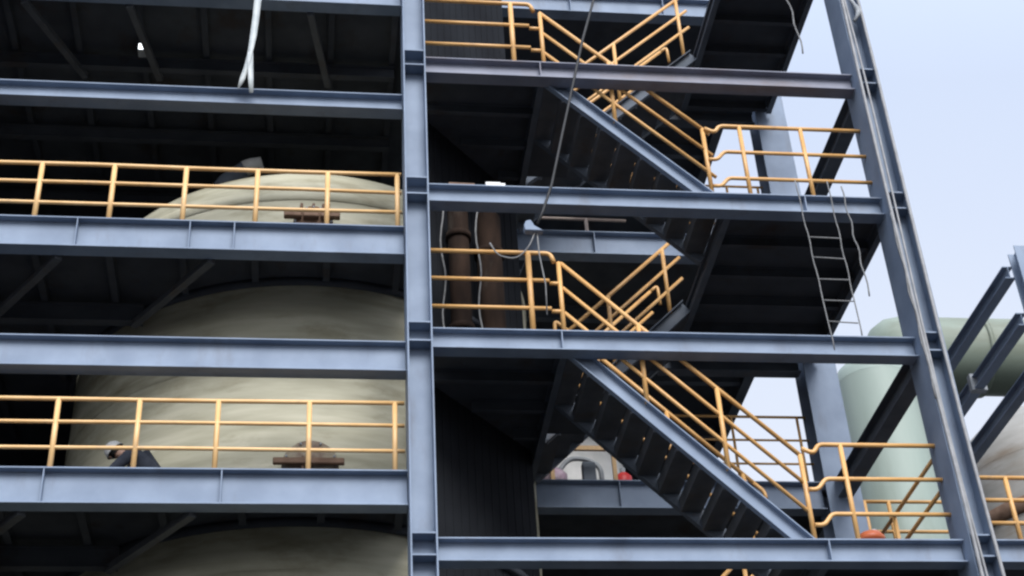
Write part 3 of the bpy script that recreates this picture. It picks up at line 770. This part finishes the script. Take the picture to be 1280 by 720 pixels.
ey.tube([hc + tl @ Vector((-.088, -.022, -.065)), hc + tl @ Vector((-.09, .022, -.065))], .006, 6)
ey.build('eyes_and_mouth', M['hair'], person)

# ------------------------------------------------------------------ world: overcast daylight
w = bpy.data.worlds.new('World'); scene.world = w; w.use_nodes = True
nt = w.node_tree; N, Lk = nt.nodes, nt.links
bg = N['Background']
SUN_EL, SUN_AZ = 40, 171
sky = N.new('ShaderNodeTexSky'); sky.sky_type = 'NISHITA'; sky.sun_disc = False
sky.sun_elevation = R(SUN_EL); sky.sun_rotation = R(SUN_AZ); sky.dust_density = 3.0; sky.air_density = 1.0
tc = N.new('ShaderNodeTexCoord')
sx = N.new('ShaderNodeVectorMath'); sx.operation = 'DOT_PRODUCT'; sx.inputs[1].default_value = (0, -.5, .866); Lk.new(tc.outputs['Generated'], sx.inputs[0])
no = N.new('ShaderNodeTexNoise'); no.inputs['Scale'].default_value = 2.2; no.inputs['Detail'].default_value = 4; no.inputs['Roughness'].default_value = .45
Lk.new(tc.outputs['Generated'], no.inputs['Vector'])
cr = N.new('ShaderNodeValToRGB')
cr.color_ramp.elements[0].position = .32; cr.color_ramp.elements[0].color = (.63, .745, 1.0, 1)
cr.color_ramp.elements[1].position = .70; cr.color_ramp.elements[1].color = (.71, .81, 1.0, 1)
Lk.new(no.outputs['Fac'], cr.inputs['Fac'])
# brighter cloud towards the sun side of the sky (behind the viewer) and overhead
mr = N.new('ShaderNodeMapRange'); mr.inputs['From Min'].default_value = .22; mr.inputs['From Max'].default_value = 1.0
mr.inputs['To Min'].default_value = 10.9; mr.inputs['To Max'].default_value = 25.0
Lk.new(sx.outputs['Value'], mr.inputs['Value'])
sc_ = N.new('ShaderNodeVectorMath'); sc_.operation = 'SCALE'
Lk.new(cr.outputs['Color'], sc_.inputs[0]); Lk.new(mr.outputs['Result'], sc_.inputs['Scale'])
sz = N.new('ShaderNodeSeparateXYZ'); Lk.new(tc.outputs['Generated'], sz.inputs['Vector'])
mz = N.new('ShaderNodeMapRange'); mz.inputs['From Min'].default_value = .68; mz.inputs['From Max'].default_value = .40
mz.inputs['To Min'].default_value = 0; mz.inputs['To Max'].default_value = .75; Lk.new(sz.outputs['Z'], mz.inputs['Value'])
hz = N.new('ShaderNodeMix'); hz.data_type = 'RGBA'; Lk.new(mz.outputs['Result'], hz.inputs['Factor'])
Lk.new(cr.outputs['Color'], hz.inputs['A']); hz.inputs['B'].default_value = (.90, .93, 1.0, 1)
Lk.new(hz.outputs['Result'], sc_.inputs[0])
mx = N.new('ShaderNodeMix'); mx.data_type = 'RGBA'; mx.inputs['Factor'].default_value = .88
Lk.new(sky.outputs['Color'], mx.inputs['A']); Lk.new(sc_.outputs['Vector'], mx.inputs['B'])
Lk.new(mx.outputs['Result'], bg.inputs['Color']); bg.inputs['Strength'].default_value = .10

sd = bpy.data.lights.new('Sun', 'SUN'); sd.energy = 4.2; sd.angle = R(34); sd.color = (1, .99, .97)
so = bpy.data.objects.new('Sun', sd); col.objects.link(so)
# sun stands at azimuth SUN_AZ (clockwise from +Y), elevation SUN_EL
a, e = R(SUN_AZ), R(SUN_EL)
dirv = Vector((math.sin(a) * math.cos(e), math.cos(a) * math.cos(e), math.sin(e)))
so.rotation_euler = (-dirv).to_track_quat('-Z', 'Y').to_euler(); so.location = (0, -30, 40)

# ------------------------------------------------------------------ camera (solved from the facade)
cd = bpy.data.cameras.new('Camera'); cam = bpy.data.objects.new('Camera', cd); col.objects.link(cam)
r_ = Vector((0.99226568, -0.11307403, -0.05121606)); u_ = Vector((-0.02353463, -0.57647691, 0.81677444)); f_ = Vector((0.12188086, 0.8092519, 0.57467941))
cam.matrix_world = Matrix(((r_.x, u_.x, -f_.x, -1.32795503), (r_.y, u_.y, -f_.y, -17.61851705), (r_.z, u_.z, -f_.z, 1.6), (0, 0, 0, 1)))
cd.sensor_width = 36; cd.lens = 1941.741 / 1280 * 36; cd.clip_start = .1; cd.clip_end = 3000
scene.camera = cam

scene.view_settings.view_transform = 'Standard'; scene.view_settings.look = 'None'
scene.view_settings.gamma = 1; scene.view_settings.exposure = 0.0; scene.view_settings.use_curve_mapping = False
scene.cycles.pixel_filter_type = 'BLACKMAN_HARRIS'; scene.cycles.filter_width = 2.4
scene.cycles.max_bounces = 6; scene.cycles.diffuse_bounces = 4
scene.cycles.use_denoising = True
